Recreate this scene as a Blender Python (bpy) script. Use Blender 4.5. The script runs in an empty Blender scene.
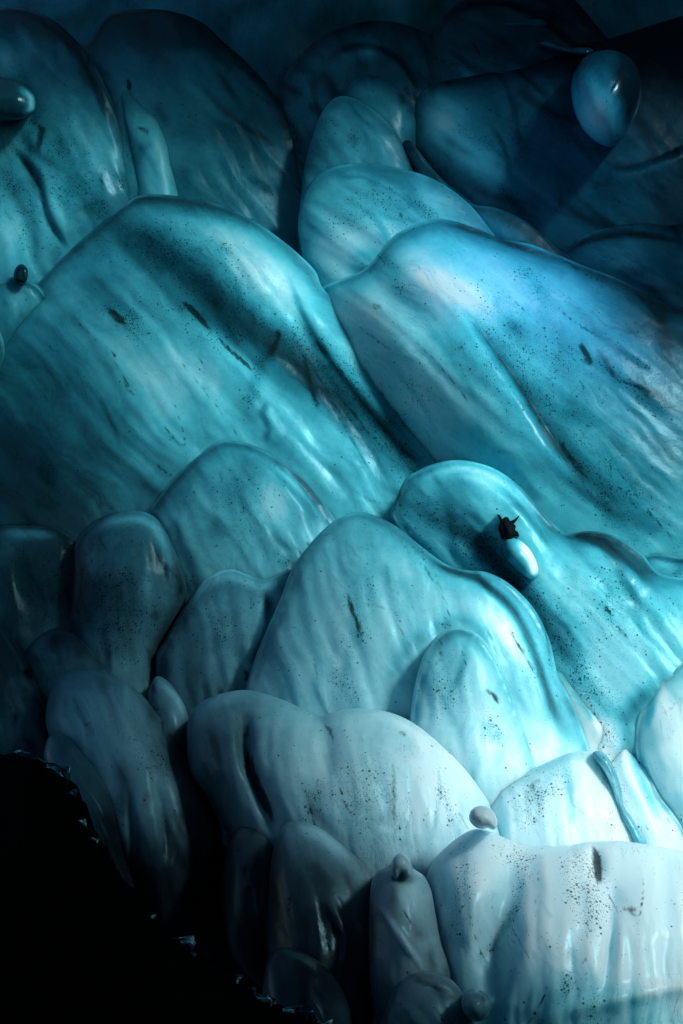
import bpy, math, random
import numpy as np
from mathutils import Vector
from mathutils.geometry import delaunay_2d_cdt

random.seed(7)
scene = bpy.context.scene
COL = scene.collection
FPX = 1576.0            # focal length in pixels of a 683 x 1024 frame
CAM_Y = -12.0
W, H = 683, 1024

# ------------------------------------------------------------------ helpers
def at(px, py, y):
    """point of the wall at depth y that projects to the pixel px, py"""
    d = y - CAM_Y
    return np.stack([(px - W / 2) / FPX * d, y + 0 * px, (H / 2 - py) / FPX * d], -1)

def vnoise(x, y, seed=0):
    xi = np.floor(x).astype(np.int64); yi = np.floor(y).astype(np.int64)
    fx = x - xi; fy = y - yi
    fx = fx * fx * (3 - 2 * fx); fy = fy * fy * (3 - 2 * fy)
    def h(a, b):
        n = (a * 374761393 + b * 668265263 + seed * 974711) & 0xffffffff
        n = ((n ^ (n >> 13)) * 1274126177) & 0xffffffff
        return ((n ^ (n >> 16)) & 0xffff) / 65535.0
    return (h(xi, yi) * (1 - fx) + h(xi + 1, yi) * fx) * (1 - fy) + (h(xi, yi + 1) * (1 - fx) + h(xi + 1, yi + 1) * fx) * fy

def fbm(x, y, seed=0, octaves=3):
    s = 0; a = 0.5; t = 0
    for k in range(octaves):
        s = s + a * vnoise(x * 2 ** k, y * 2 ** k, seed + k); t += a; a *= 0.5
    return s / t - 0.5

def smooth_closed(pts, step=2.5):
    P = np.array(pts, float); n = len(P); out = []
    for i in range(n):
        p0, p1, p2, p3 = P[i - 1], P[i], P[(i + 1) % n], P[(i + 2) % n]
        L = np.linalg.norm(p2 - p1)
        # centripetal-like damping so that long sides do not overshoot
        m1 = (p2 - p0) * 0.5; m2 = (p3 - p1) * 0.5
        for m in (m1, m2):
            l = np.linalg.norm(m)
            if l > L: m *= L / l
        k = max(1, int(L / step))
        t = (np.arange(k) / k)[:, None]
        out.append((2 * t**3 - 3 * t**2 + 1) * p1 + (t**3 - 2 * t**2 + t) * m1 + (-2 * t**3 + 3 * t**2) * p2 + (t**3 - t**2) * m2)
    return np.concatenate(out)

def smooth_open(pts, step=6):
    P = np.array(pts, float)
    if len(P) < 3: return P
    P = np.vstack([2 * P[0] - P[1], P, 2 * P[-1] - P[-2]]); out = []
    for i in range(1, len(P) - 2):
        p0, p1, p2, p3 = P[i - 1:i + 3]
        k = max(1, int(np.linalg.norm(p2 - p1) / step)); t = (np.arange(k) / k)[:, None]
        out.append(0.5 * (2 * p1 + (p2 - p0) * t + (2 * p0 - 5 * p1 + 4 * p2 - p3) * t**2 + (3 * p1 - p0 - 3 * p2 + p3) * t**3))
    out.append(P[-2:-1]); return np.concatenate(out)

def seg_dist(Q, A, B):
    """distance, side and running parameter of points Q to the chain of segments A-B"""
    best = np.full(len(Q), 1e9); par = np.zeros(len(Q)); side = np.ones(len(Q))
    L = np.linalg.norm(B - A, axis=1); c = np.concatenate([[0], np.cumsum(L)]); tot = max(c[-1], 1e-6)
    for k in range(len(A)):
        d = B[k] - A[k]; l2 = max(float(d @ d), 1e-9)
        v = Q - A[k]; t = np.clip(v @ d / l2, 0, 1)
        r = v - t[:, None] * d; dd = np.sqrt((r * r).sum(1))
        m = dd < best
        best[m] = dd[m]; par[m] = (c[k] + t[m] * L[k]) / tot
        side[m] = np.sign(d[0] * v[m, 1] - d[1] * v[m, 0])
    return best, side, par

def inside(Q, P):
    x, y = Q[:, 0], Q[:, 1]; r = np.zeros(len(Q), bool)
    j = len(P) - 1
    for i in range(len(P)):
        xi, yi = P[i]; xj, yj = P[j]
        if yi != yj:
            c = ((yi > y) != (yj > y)) & (x < (xj - xi) * (y - yi) / (yj - yi) + xi)
            r ^= c
        j = i
    return r

def poisson(P, cell):
    """membrane blown up over the outline, returned as smooth ratio u / distance"""
    lo = P.min(0) - 3 * cell; hi = P.max(0) + 3 * cell
    nx, ny = (np.ceil((hi - lo) / cell)).astype(int) + 1
    gx = lo[0] + np.arange(nx) * cell; gy = lo[1] + np.arange(ny) * cell
    Q = np.stack(np.meshgrid(gx, gy), -1).reshape(-1, 2)
    m = inside(Q, P); D = np.zeros(len(Q))
    Ps = P[::2]
    D[m] = seg_dist(Q[m], Ps, np.roll(Ps, -1, 0))[0]
    M = m.reshape(ny, nx); D = D.reshape(ny, nx)
    u = (D * (D.max() * 2 - D)) * 0.25
    for it in range(260):
        a = np.zeros_like(u)
        a[1:-1, 1:-1] = 0.25 * (u[:-2, 1:-1] + u[2:, 1:-1] + u[1:-1, :-2] + u[1:-1, 2:] + cell * cell * 0.5)
        u = np.where(M, u + 1.0 * (a - u), 0)
    q = np.where(M, u / np.maximum(D, cell * 0.7), 0)
    w = (D > cell * 0.7).astype(float)
    q = q * w
    for it in range(5):                                # spread outward past the rim
        pad = np.pad(q, 1); pw = np.pad(w, 1); s = 0; sw = 0
        for dy in range(3):
            for dx in range(3):
                s = s + pad[dy:dy + ny, dx:dx + nx]; sw = sw + pw[dy:dy + ny, dx:dx + nx]
        f = (w == 0) & (sw > 0)
        q = np.where(f, s / np.maximum(sw, 1), q); w = np.where(f, 1, w)
    def sample(X):
        fx = (X[:, 0] - lo[0]) / cell; fy = (X[:, 1] - lo[1]) / cell
        ix = np.clip(fx.astype(int), 0, nx - 2); iy = np.clip(fy.astype(int), 0, ny - 2)
        tx = fx - ix; ty = fy - iy
        return (q[iy, ix] * (1 - tx) + q[iy, ix + 1] * tx) * (1 - ty) + (q[iy + 1, ix] * (1 - tx) + q[iy + 1, ix + 1] * tx) * ty
    return sample

def falloff(X, pts, width, taper=True):
    P = smooth_open(pts) if len(pts) > 1 else np.array([pts[0], pts[0]], float)
    d, s, t = seg_dist(X, P[:-1], P[1:])
    w = np.exp(-(d / width) ** 2)
    if taper and len(pts) > 1:
        w = w * np.clip(np.minimum(t, 1 - t) * 3 + 0.08, 0, 1) ** 0.7
    return w, d, s, t

def blob(X, cx, cy, rx, ry, rot=0):
    a = math.radians(rot); x = X[:, 0] - cx; y = X[:, 1] - cy
    u = (x * math.cos(a) + y * math.sin(a)) / rx; v = (-x * math.sin(a) + y * math.cos(a)) / ry
    return np.exp(-(u * u + v * v))

# light and shade painted into the ice tone, as paler and darker blobs
PAINTED_LIGHT = [  # x, y, rx, ry, rotation, amount
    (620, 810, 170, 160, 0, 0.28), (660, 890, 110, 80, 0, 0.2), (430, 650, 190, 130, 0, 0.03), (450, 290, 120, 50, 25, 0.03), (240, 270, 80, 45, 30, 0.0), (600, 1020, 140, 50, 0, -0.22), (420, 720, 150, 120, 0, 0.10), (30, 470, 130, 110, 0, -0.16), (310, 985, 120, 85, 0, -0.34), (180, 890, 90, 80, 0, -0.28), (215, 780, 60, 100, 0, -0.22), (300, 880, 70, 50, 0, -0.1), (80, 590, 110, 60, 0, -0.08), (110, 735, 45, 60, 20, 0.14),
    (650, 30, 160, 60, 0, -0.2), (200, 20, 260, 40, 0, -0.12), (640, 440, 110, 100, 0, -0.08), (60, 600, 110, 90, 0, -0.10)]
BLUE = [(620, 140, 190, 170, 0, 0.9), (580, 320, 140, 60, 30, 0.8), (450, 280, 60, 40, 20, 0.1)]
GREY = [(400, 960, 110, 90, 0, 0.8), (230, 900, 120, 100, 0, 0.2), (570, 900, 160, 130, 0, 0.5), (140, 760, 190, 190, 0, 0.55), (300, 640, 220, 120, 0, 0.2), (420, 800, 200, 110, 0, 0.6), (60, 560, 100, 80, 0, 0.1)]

def ramp_y(py):
    return (512 - py) * 0.0016

def set_attr(me, name, arr, kind='FLOAT'):
    a = me.attributes.new(name, kind, 'POINT')
    a.data.foreach_set('value' if kind == 'FLOAT' else 'vector', np.ascontiguousarray(arr, dtype=np.float32).ravel())

def mesh_obj(name, V, F, mat, attrs=None, parent=None):
    me = bpy.data.meshes.new(name)
    me.from_pydata([tuple(v) for v in V], [], F)
    me.polygons.foreach_set('use_smooth', [True] * len(me.polygons))
    if attrs:
        for k, a in attrs.items(): set_attr(me, k, a, 'FLOAT_VECTOR' if a.ndim == 2 else 'FLOAT')
    me.materials.append(mat); me.update()
    o = bpy.data.objects.new(name, me); COL.objects.link(o)
    if parent: o.parent = parent
    return o

GROUP = 'rounded bulges of the ice wall'
SEED = [0]
RELIEF = 0.62
POWER = 0.60
RIML = 0.6
RIM = 0.24
BEAD = 0.4

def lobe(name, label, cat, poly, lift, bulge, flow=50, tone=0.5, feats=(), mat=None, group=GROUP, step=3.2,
         power=None, rim=None, fold=0.5, skirt=1.3, tilt=(0, 0), cap=1.0, grit=0.012, parent=None):
    power = power or POWER
    lift = RELIEF * min(lift, 4.2) + 0.9 * max(0, lift - 4.2); bulge = bulge * (RELIEF if POWER > 0.55 else 1.0)
    rim = RIM if rim is None else rim
    rnd_ = random.Random(len(label) * 31 + SEED[0])
    SEED[0] += 1; seed = SEED[0] * 17
    P = smooth_closed(poly)
    size_ = float(min(P.max(0) - P.min(0)))
    # points: outline, rings just inside it, then a jittered hexagonal field
    nxt = np.roll(P, -1, 0); prv = np.roll(P, 1, 0)
    T = nxt - prv; T /= np.maximum(np.linalg.norm(T, axis=1), 1e-6)[:, None]
    area = 0.5 * np.sum(P[:, 0] * nxt[:, 1] - nxt[:, 0] * P[:, 1])
    N = np.stack([-T[:, 1], T[:, 0]], 1) * (1 if area > 0 else -1)
    lo, hi = P.min(0), P.max(0)
    size = float(min(hi - lo))
    st = min(step, max(0.8, size / 14))
    rings = [r for r in (0.35, 1.0, 2.0, 3.4, 5.2) if r < size * 0.25]
    pts = [P]
    A, B = P, nxt
    for r in rings:
        R = P + N * r
        d = seg_dist(R, A, B)[0]
        ok = (d > r * 0.93) & inside(R, P)
        pts.append(R[ok])
    xs = np.arange(lo[0], hi[0], st); ys = np.arange(lo[1], hi[1], st * 0.87)
    G = np.stack(np.meshgrid(xs, ys), -1); G[1::2, :, 0] += st / 2
    G = G.reshape(-1, 2); G = G[(G[:, 0] > -60) & (G[:, 0] < W + 60) & (G[:, 1] < H + 60)]
    rs = np.random.RandomState(seed); G = G + (rs.rand(*G.shape) - 0.5) * st * 0.25
    G = G[inside(G, P)]
    d = seg_dist(G, A, B)[0]
    G = G[d > (rings[-1] if rings else 0) + st * 0.6]
    pts.append(G)
    X = np.concatenate(pts); nb = len(P)
    res = delaunay_2d_cdt([Vector((float(a), float(b))) for a, b in X], [(i, (i + 1) % nb) for i in range(nb)], [], 1, 1e-5)
    X = np.array([[v.x, v.y] for v in res[0]]); F = [list(f) for f in res[2]]
    outline = {}
    for i, src in enumerate(res[3]):
        for s in src:
            if s < nb: outline[s] = i
    nv = len(X)
    D = seg_dist(X, A, B)[0]
    for i in outline.values(): D[i] = 0
    q = poisson(P, max(2.0, min(5.0, size / 30)))
    u = np.maximum(q(X) * D, 0); um = max(u.max(), 1e-6)
    h = np.minimum(u / um, cap) ** power * bulge
    # folds running along the flow of the melt
    a = math.radians(flow); ca, sa = math.cos(a), math.sin(a)
    al = X[:, 0] * ca + X[:, 1] * sa; ac = -X[:, 0] * sa + X[:, 1] * ca
    wob = fbm(X[:, 0] / 70, X[:, 1] / 70, 5) * 22
    edge = np.clip(D / 14, 0, 1)
    h = h + fold * edge * (0.050 * fbm((ac + wob) / 22, al / 170, seed) * 2 + 0.022 * fbm((ac + wob) / 8, al / 90, seed + 9) * 2 + 0.05 * fbm(X[:, 0] / 60, X[:, 1] / 60, seed + 4) * 2)
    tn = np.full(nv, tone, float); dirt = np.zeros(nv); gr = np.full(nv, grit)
    for (cx, cy, rx, ry, ro, am) in PAINTED_LIGHT: tn += am * blob(X, cx, cy, rx, ry, ro)
    tn -= rim * np.exp(-np.maximum(D - 2.5, 0) / (4 + 5 * min(1, size / 150)))          # rim darkened in the tone, painted shade of ice seen edge-on
    tn += RIML * rim * np.exp(-((D - 1.0) / 1.3) ** 2) * np.clip(0.5 + 2.2 * fbm(X[:, 0] / 38, X[:, 1] / 38, 77), 0, 1.2)  # thin bright line, light in the rim painted into the tone
    h = h + (0.020 * np.exp(-((D - 2.2) / 1.5) ** 2) - 0.014 * np.exp(-((D - 6.5) / 2.6) ** 2)) * min(1, size / 110) * BEAD
    wisps = []
    ax, ay = math.cos(a), math.sin(a)
    vis = [max(lo[0], 0), max(lo[1], 0), min(hi[0], W), min(hi[1], H)]
    ar = max(0, vis[2] - vis[0]) * max(0, vis[3] - vis[1])
    for k in range(int(min(60, ar / 900)) if parent is None else 0):
        x0 = rnd_.uniform(vis[0], vis[2]); y0 = rnd_.uniform(vis[1], vis[3]); L = rnd_.uniform(10, 46) * min(2.4, size / 110); dv = rnd_.uniform(-0.5, 0.5)
        p = [(x0 + s_ * L * ax - dv * L * ay * s_ * s_, y0 + s_ * L * ay + dv * L * ax * s_ * s_) for s_ in (0, 0.35, 0.7, 1.0)]
        r_ = rnd_.random()
        if r_ < 0.30: wisps.append(('dirt', p, rnd_.uniform(0.8, 1.6), rnd_.uniform(0.35, 0.65)))
        elif r_ < 0.62: wisps.append(('line', p, rnd_.uniform(2, 6), -rnd_.uniform(0.08, 0.24)))
        elif r_ < 0.74: wisps.append(('line', p, rnd_.uniform(3, 8), rnd_.uniform(0.06, 0.14)))
        elif r_ < 0.86: wisps.append(('grit', p, rnd_.uniform(3, 10), rnd_.uniform(0.3, 1.0)))
        else: wisps.append(('ridge', p, rnd_.uniform(3, 8), rnd_.uniform(-0.02, 0.015)))
    for f in list(feats) + wisps:
        k = f[0]
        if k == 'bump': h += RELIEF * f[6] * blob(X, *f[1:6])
        elif k == 'tone': tn += f[6] * blob(X, *f[1:6])  # tone blobs painting brighter and shaded spots into the ice
        elif k == 'step':
            _, pp, sd, amp, L, rp = f
            w, dd, s, t = falloff(X, pp, 1e6); tp = np.clip(np.minimum(t, 1 - t) * 4, 0, 1); tp = tp * tp * (3 - 2 * tp)
            sg = dd * s * sd
            h += amp * tp * np.where(sg > 0, (1 - np.exp(-np.maximum(sg, 0) / rp)) * np.exp(-np.maximum(sg, 0) / L), 0)
            tn -= 0.22 * tp * np.exp(-((sg - 0.5) / 3.5) ** 2)
        elif k == 'sink':
            w, *_ = falloff(X, f[1], f[2], False); h -= RELIEF * f[3] * w
        elif k == 'ridge':
            w, *_ = falloff(X, f[1], f[2]); h += f[3] * w
        elif k == 'line':
            w, *_ = falloff(X, f[1], f[2]); tn += f[3] * w
        elif k == 'dirt':
            w, *_ = falloff(X, f[1], f[2]); dirt = np.maximum(dirt, w * f[3])
        elif k == 'grit':
            w, *_ = falloff(X, f[1], f[2]); gr = np.maximum(gr, w * f[3]); tn -= 0.12 * w * f[3]
    depth = ramp_y(X[:, 1]) - lift - h + tilt[0] * (X[:, 0] - (lo[0] + hi[0]) / 2) * 0.001 + tilt[1] * (X[:, 1] - (lo[1] + hi[1]) / 2) * 0.001
    V = at(X[:, 0], X[:, 1], depth)
    # rounded back: the rim runs on behind into the wall
    idx = [outline[i] for i in range(nb) if i in outline]
    loop = []
    for i in idx:
        if not loop or loop[-1] != i: loop.append(i)
    c = X[loop].mean(0); base = depth[loop]; prev = loop; extra = []; n0 = nv
    for (back, shr) in ((0.05, 0.001), (0.16, 0.006), (0.4, 0.02), (skirt, 0.06)):
        back = back * min(1, size / 80) if back < 0.5 else back * min(1, max(0.15, size / 120))
        XX = X[loop] + (c - X[loop]) * shr
        extra.append(at(XX[:, 0], XX[:, 1], base + back))
        cur = list(range(n0, n0 + len(loop))); n0 += len(loop)
        sgn = area > 0
        for j in range(len(loop)):
            j2 = (j + 1) % len(loop)
            F.append([prev[j], prev[j2], cur[j2], cur[j]] if not sgn else [prev[j2], prev[j], cur[j], cur[j2]])
        prev = cur
    if extra: V = np.concatenate([V] + extra)
    ne = len(V) - nv
    def ext(x):
        return np.concatenate([x] + [x[loop]] * 4)
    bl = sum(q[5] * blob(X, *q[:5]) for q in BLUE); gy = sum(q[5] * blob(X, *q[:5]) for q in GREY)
    fl = np.stack([(ac + wob) * 0.0076, al * 0.0076, np.full(nv, SEED[0] * 3.7)], 1)
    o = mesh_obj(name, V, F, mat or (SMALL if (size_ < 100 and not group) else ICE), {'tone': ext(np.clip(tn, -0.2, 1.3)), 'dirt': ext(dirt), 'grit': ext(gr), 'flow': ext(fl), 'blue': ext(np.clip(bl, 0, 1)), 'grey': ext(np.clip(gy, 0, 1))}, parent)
    if not parent:
        o['label'] = label; o['category'] = cat
        if group: o['group'] = group
    # consistent facing: make the front look at -Y
    me = o.data
    me.polygons[0].normal
    fr = sum(p.normal.y for p in me.polygons[:50])
    if fr > 0: me.flip_normals()
    return o

# ------------------------------------------------------------------ materials
def nt(name):
    m = bpy.data.materials.new(name); m.use_nodes = True; t = m.node_tree
    for n in list(t.nodes): t.nodes.remove(n)
    return m, t
class G_:
    def __init__(s, t): s.t = t
    def n(s, ty, **kw):
        x = s.t.nodes.new(ty)
        for k, v in kw.items():
            if k in ('inp',):
                for a, b in v.items():
                    if isinstance(b, bpy.types.NodeSocket): s.t.links.new(b, x.inputs[a])
                    else: x.inputs[a].default_value = b
            else: setattr(x, k, v)
        return x
    def m(s, op, a, b=0.0, c=0.0):
        x = s.t.nodes.new('ShaderNodeMath'); x.operation = op
        for i, v in enumerate((a, b, c)):
            if isinstance(v, bpy.types.NodeSocket): s.t.links.new(v, x.inputs[i])
            else: x.inputs[i].default_value = v
        return x.outputs[0]
    def attr(s, name):
        x = s.n('ShaderNodeAttribute'); x.attribute_name = name; return x
    def noise(s, vec, scale, detail=3, rough=0.55):
        return s.n('ShaderNodeTexNoise', inp={'Vector': vec, 'Scale': scale, 'Detail': detail, 'Roughness': rough}).outputs['Fac']
    def mapr(s, v, a, b, c=0.0, d=1.0):
        return s.n('ShaderNodeMapRange', interpolation_type='SMOOTHSTEP', inp={'Value': v, 'From Min': a, 'From Max': b, 'To Min': c, 'To Max': d}).outputs[0]
    def ramp(s, v, stops):
        x = s.n('ShaderNodeValToRGB'); s.t.links.new(v, x.inputs[0]); e = x.color_ramp.elements
        while len(e) > 1: e.remove(e[0])
        e[0].position = stops[0][0]; e[0].color = (*stops[0][1], 1)
        for p, c in stops[1:]:
            q = e.new(p); q.color = (*c, 1)
        return x.outputs[0]
    def mix(s, f, a, b):
        x = s.n('ShaderNodeMix', data_type='RGBA')
        for k, v in ((0, f), (6, a), (7, b)):
            if isinstance(v, bpy.types.NodeSocket): s.t.links.new(v, x.inputs[k])
            else: x.inputs[k].default_value = v if k == 0 else (*v, 1)
        return x.outputs[2]

def ice_material(name, rough=0.33, sss=0.8, bumpy=1.0, dark=1.0):
    m, t = nt(name); g = G_(t)
    flow = g.attr('flow').outputs['Vector']
    obj = g.n('ShaderNodeNewGeometry').outputs['Position']
    wv = g.n('ShaderNodeTexNoise', inp={'Vector': obj, 'Scale': 1.6, 'Detail': 2.0}).outputs['Color']
    wv = g.n('ShaderNodeVectorMath', operation='SUBTRACT', inp={0: wv, 1: (0.5, 0.5, 0.5)}).outputs[0]
    wv = g.n('ShaderNodeVectorMath', operation='MULTIPLY', inp={0: wv, 1: (0.55, 0.55, 0.0)}).outputs[0]
    flow = g.n('ShaderNodeVectorMath', operation='ADD', inp={0: flow, 1: wv}).outputs[0]
    st = g.n('ShaderNodeMapping', inp={'Vector': flow, 'Scale': (1.0, 0.22, 1.0)}).outputs[0]
    st2 = g.n('ShaderNodeMapping', inp={'Vector': flow, 'Scale': (1.0, 0.10, 1.0)}).outputs[0]
    streak = g.noise(st, 4.0, 5, 0.6)
    fine = g.noise(st2, 16, 4, 0.6)
    cloud = g.noise(obj, 2.6, 4, 0.55)
    grain = g.noise(obj, 26, 4, 0.65)
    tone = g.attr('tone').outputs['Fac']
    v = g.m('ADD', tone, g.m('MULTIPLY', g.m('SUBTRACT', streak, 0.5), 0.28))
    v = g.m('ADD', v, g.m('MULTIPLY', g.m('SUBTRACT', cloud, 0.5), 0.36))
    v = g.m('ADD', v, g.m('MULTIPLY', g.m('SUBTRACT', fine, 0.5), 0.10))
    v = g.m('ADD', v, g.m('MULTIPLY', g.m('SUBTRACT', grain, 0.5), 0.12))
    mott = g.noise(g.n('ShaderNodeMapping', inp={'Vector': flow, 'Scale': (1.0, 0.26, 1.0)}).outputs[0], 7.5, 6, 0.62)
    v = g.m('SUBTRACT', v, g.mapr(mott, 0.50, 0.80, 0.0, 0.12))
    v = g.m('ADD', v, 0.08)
    c = g.ramp(v, [(0.0, (0.002, 0.020, 0.030)), (0.22, (0.005, 0.082, 0.118)), (0.45, (0.019, 0.27, 0.36)),
                   (0.66, (0.070, 0.53, 0.64)), (0.86, (0.26, 0.73, 0.82)), (1.0, (0.58, 0.86, 0.92))])
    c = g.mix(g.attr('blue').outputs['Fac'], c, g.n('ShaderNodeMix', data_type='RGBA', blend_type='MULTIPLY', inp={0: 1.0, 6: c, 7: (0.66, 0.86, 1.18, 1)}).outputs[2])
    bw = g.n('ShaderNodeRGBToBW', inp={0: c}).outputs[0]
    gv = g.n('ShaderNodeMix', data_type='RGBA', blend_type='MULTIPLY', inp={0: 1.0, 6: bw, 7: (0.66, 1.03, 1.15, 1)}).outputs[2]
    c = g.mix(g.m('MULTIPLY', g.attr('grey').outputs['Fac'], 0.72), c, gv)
    # thin dark sediment threads
    thr = g.noise(st2, 9.0, 6, 0.7)
    thin = g.mapr(g.m('ABSOLUTE', g.m('SUBTRACT', thr, 0.5)), 0.0, 0.012, 1.0, 0.0)
    patch = g.mapr(g.noise(obj, 1.7, 2), 0.50, 0.66)
    c = g.mix(g.m('MULTIPLY', g.m('MULTIPLY', thin, patch), 0.45), c, (0.004, 0.03, 0.04))
    # dirt strokes, torn by noise
    dirt = g.attr('dirt').outputs['Fac']
    torn = g.m('ADD', g.noise(st, 30, 5, 0.7), g.m('MULTIPLY', grain, 0.5))
    dm = g.mapr(g.m('ADD', dirt, g.m('MULTIPLY', g.m('SUBTRACT', torn, 0.75), 0.95)), 0.24, 0.72)
    dm = g.m('MULTIPLY', dm, g.mapr(dirt, 0.02, 0.25))
    c = g.mix(g.m('MULTIPLY', dm, 0.88), c, (0.004, 0.012, 0.015))
    # grit: small stones frozen in
    grit = g.attr('grit').outputs['Fac']
    vo = g.n('ShaderNodeTexVoronoi', inp={'Vector': obj, 'Scale': 66.0})
    rnd = g.n('ShaderNodeSeparateColor', inp={0: vo.outputs['Color']})
    sel = g.m('LESS_THAN', rnd.outputs[0], g.m('MULTIPLY', grit, g.mapr(g.noise(obj, 9, 3), 0.40, 0.62, 0.05, 1.3)))
    rad = g.m('MULTIPLY', g.m('ADD', 0.14, g.m('MULTIPLY', rnd.outputs[1], 0.28)), 1.0)
    dot = g.mapr(vo.outputs['Distance'], rad, g.m('ADD', rad, 0.10), 1.0, 0.0)
    dotm = g.m('MULTIPLY', g.m('MULTIPLY', sel, dot), 0.85)
    vo2 = g.n('ShaderNodeTexVoronoi', inp={'Vector': obj, 'Scale': 130.0})
    r2 = g.n('ShaderNodeSeparateColor', inp={0: vo2.outputs['Color']})
    sel2 = g.m('LESS_THAN', r2.outputs[0], g.m('MULTIPLY', grit, g.mapr(g.noise(obj, 9, 3), 0.32, 0.60, 0.15, 2.0)))
    dot2 = g.m('MULTIPLY', g.m('MULTIPLY', sel2, g.mapr(vo2.outputs['Distance'], 0.25, 0.42, 1.0, 0.0)), 0.7)
    dots = g.m('MAXIMUM', dotm, dot2)
    c = g.mix(g.m('MULTIPLY', dots, 0.92), c, (0.002, 0.014, 0.018))
    hgt = g.m('ADD', g.m('MULTIPLY', g.noise(st, 7, 4), 0.5), g.m('MULTIPLY', g.noise(obj, 14, 4), 0.35))
    hgt = g.m('ADD', hgt, g.m('MULTIPLY', g.m('ADD', dots, dm), 0.08))
    bmp = g.n('ShaderNodeBump', inp={'Strength': 0.16 * bumpy, 'Distance': 0.05, 'Height': hgt})
    bmp2 = g.n('ShaderNodeBump', inp={'Strength': 0.06, 'Distance': 0.04, 'Height': g.m('ADD', g.noise(st, 5, 3), g.m('MULTIPLY', g.noise(obj, 30, 3), 0.12))})
    ro = g.m('ADD', g.m('ADD', rough, g.m('MULTIPLY', g.m('ADD', dots, dm), 0.3)), g.m('MULTIPLY', g.m('SUBTRACT', cloud, 0.5), 0.25))
    b = g.n('ShaderNodeBsdfPrincipled', inp={'Base Color': c, 'Roughness': ro, 'IOR': 1.31, 'Normal': bmp.outputs[0],
            'Subsurface Weight': sss, 'Subsurface Radius': (0.88, 0.97, 1.0), 'Subsurface Scale': 0.22, 'Coat Weight': 0.0, 'Coat Roughness': 0.2, 'Coat IOR': 1.33, 'Coat Normal': bmp2.outputs[0],
            'Specular IOR Level': g.m('MULTIPLY', g.m('MULTIPLY', g.m('SUBTRACT', 1.0, g.m('MAXIMUM', dots, dm)), g.mapr(g.m('ADD', g.m('MULTIPLY', grit, 1.3), g.m('MULTIPLY', dirt, 1.6)), 0.05, 0.6, 1.0, 0.08)), 0.58), 'Specular Tint': (0.36, 0.84, 1.0, 1)})
    o = g.n('ShaderNodeOutputMaterial'); t.links.new(b.outputs[0], o.inputs[0])
    return m

ICE = ice_material('glacier_ice')
SMALL = ice_material('clear_drop_ice', rough=0.22, sss=0.0)
WET = ice_material('wet_crust_ice', rough=0.16, sss=0.3, bumpy=3)

def rock_material(name, base=(0.006, 0.0065, 0.007), ice=0.0):
    m, t = nt(name); g = G_(t)
    obj = g.n('ShaderNodeNewGeometry').outputs['Position']
    n1 = g.noise(obj, 3.0, 8, 0.65); n2 = g.noise(obj, 18.0, 6, 0.7)
    c = g.mix(n1, tuple(x * 0.5 for x in base), tuple(x * 1.8 for x in base))
    bmp = g.n('ShaderNodeBump', inp={'Strength': 0.5, 'Distance': 0.03, 'Height': g.m('ADD', n1, g.m('MULTIPLY', n2, 0.4))})
    b = g.n('ShaderNodeBsdfPrincipled', inp={'Base Color': c, 'Roughness': 0.9, 'Normal': bmp.outputs[0], 'Specular IOR Level': 0.0, 'IOR': 1.1})
    o = g.n('ShaderNodeOutputMaterial'); t.links.new(b.outputs[0], o.inputs[0])
    return m
ROCK = rock_material('dark_basalt')
SCRAP = rock_material('frozen_silt', (0.004, 0.009, 0.011))

# ------------------------------------------------------------------ the bulges of the wall, back to front
BU = 'ice bulge'
# --- top band
lobe('ice_bulge', 'dim soft bulge high in the middle at the top of the wall', BU,
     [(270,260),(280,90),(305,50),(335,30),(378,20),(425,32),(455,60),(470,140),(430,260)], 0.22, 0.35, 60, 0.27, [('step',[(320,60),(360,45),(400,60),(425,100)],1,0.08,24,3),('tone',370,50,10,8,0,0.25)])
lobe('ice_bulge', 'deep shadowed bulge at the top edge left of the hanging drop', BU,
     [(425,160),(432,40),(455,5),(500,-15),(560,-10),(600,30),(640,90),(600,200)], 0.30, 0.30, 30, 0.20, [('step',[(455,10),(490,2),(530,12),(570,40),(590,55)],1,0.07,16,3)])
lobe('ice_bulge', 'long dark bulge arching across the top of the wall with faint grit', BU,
     [(-60,330),(-60,60),(40,60),(85,45),(100,24),(110,14),(130,10),(165,10),(200,21),(225,43),(250,65),(275,95),(292,130),(304,170),(330,230),(420,330),(300,420),(60,420)],
     0.35, 0.55, 55, 0.36, [('grit',[(30,120),(60,150),(100,200)],20,0.3),('dirt',[(128,78),(130,92)],2.5,0.9),('dirt',[(108,2),(110,12)],2,0.8),
      ('tone',150,30,70,25,10,-0.2),('dirt',[(200,195),(202,215)],1.5,0.7),('grit',[(245,175),(262,185),(275,195)],4,0.8),('line',[(225,45),(260,80),(290,120),(300,160)],5,-0.15)])
lobe('ice_bulge', 'dusky bulge in the upper corner whose curved right edge carries a double line', BU,
     [(-70,20),(0,8),(25,9),(50,18),(72,36),(92,60),(108,92),(120,122),(129,158),(140,205),(135,300),(60,360),(-70,360)],
     0.75, 0.35, 62, 0.42, [('sink',[(-60,340),(40,330),(140,300)],40,0.2),('step',[(5,138),(22,158),(38,180),(48,215),(70,255)],-1,0.10,45,4),('step',[(28,14),(60,36),(85,66),(100,100),(108,130)],-1,0.04,18,2),
      ('dirt',[(35,120),(42,130),(38,150),(44,156)],5,0.75),('dirt',[(28,116),(38,128)],3,0.6),('grit',[(30,125),(55,170),(90,215)],26,0.55),('dirt',[(100,172),(103,192)],1.6,0.7),
      ('tone',20,225,45,40,0,0.22),('tone',95,165,30,30,40,0.12),('tone',5,60,12,18,0,0.3),('grit',[(75,215),(95,205),(110,215)],8,0.6),('tone',30,25,60,20,0,-0.2)])
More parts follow.
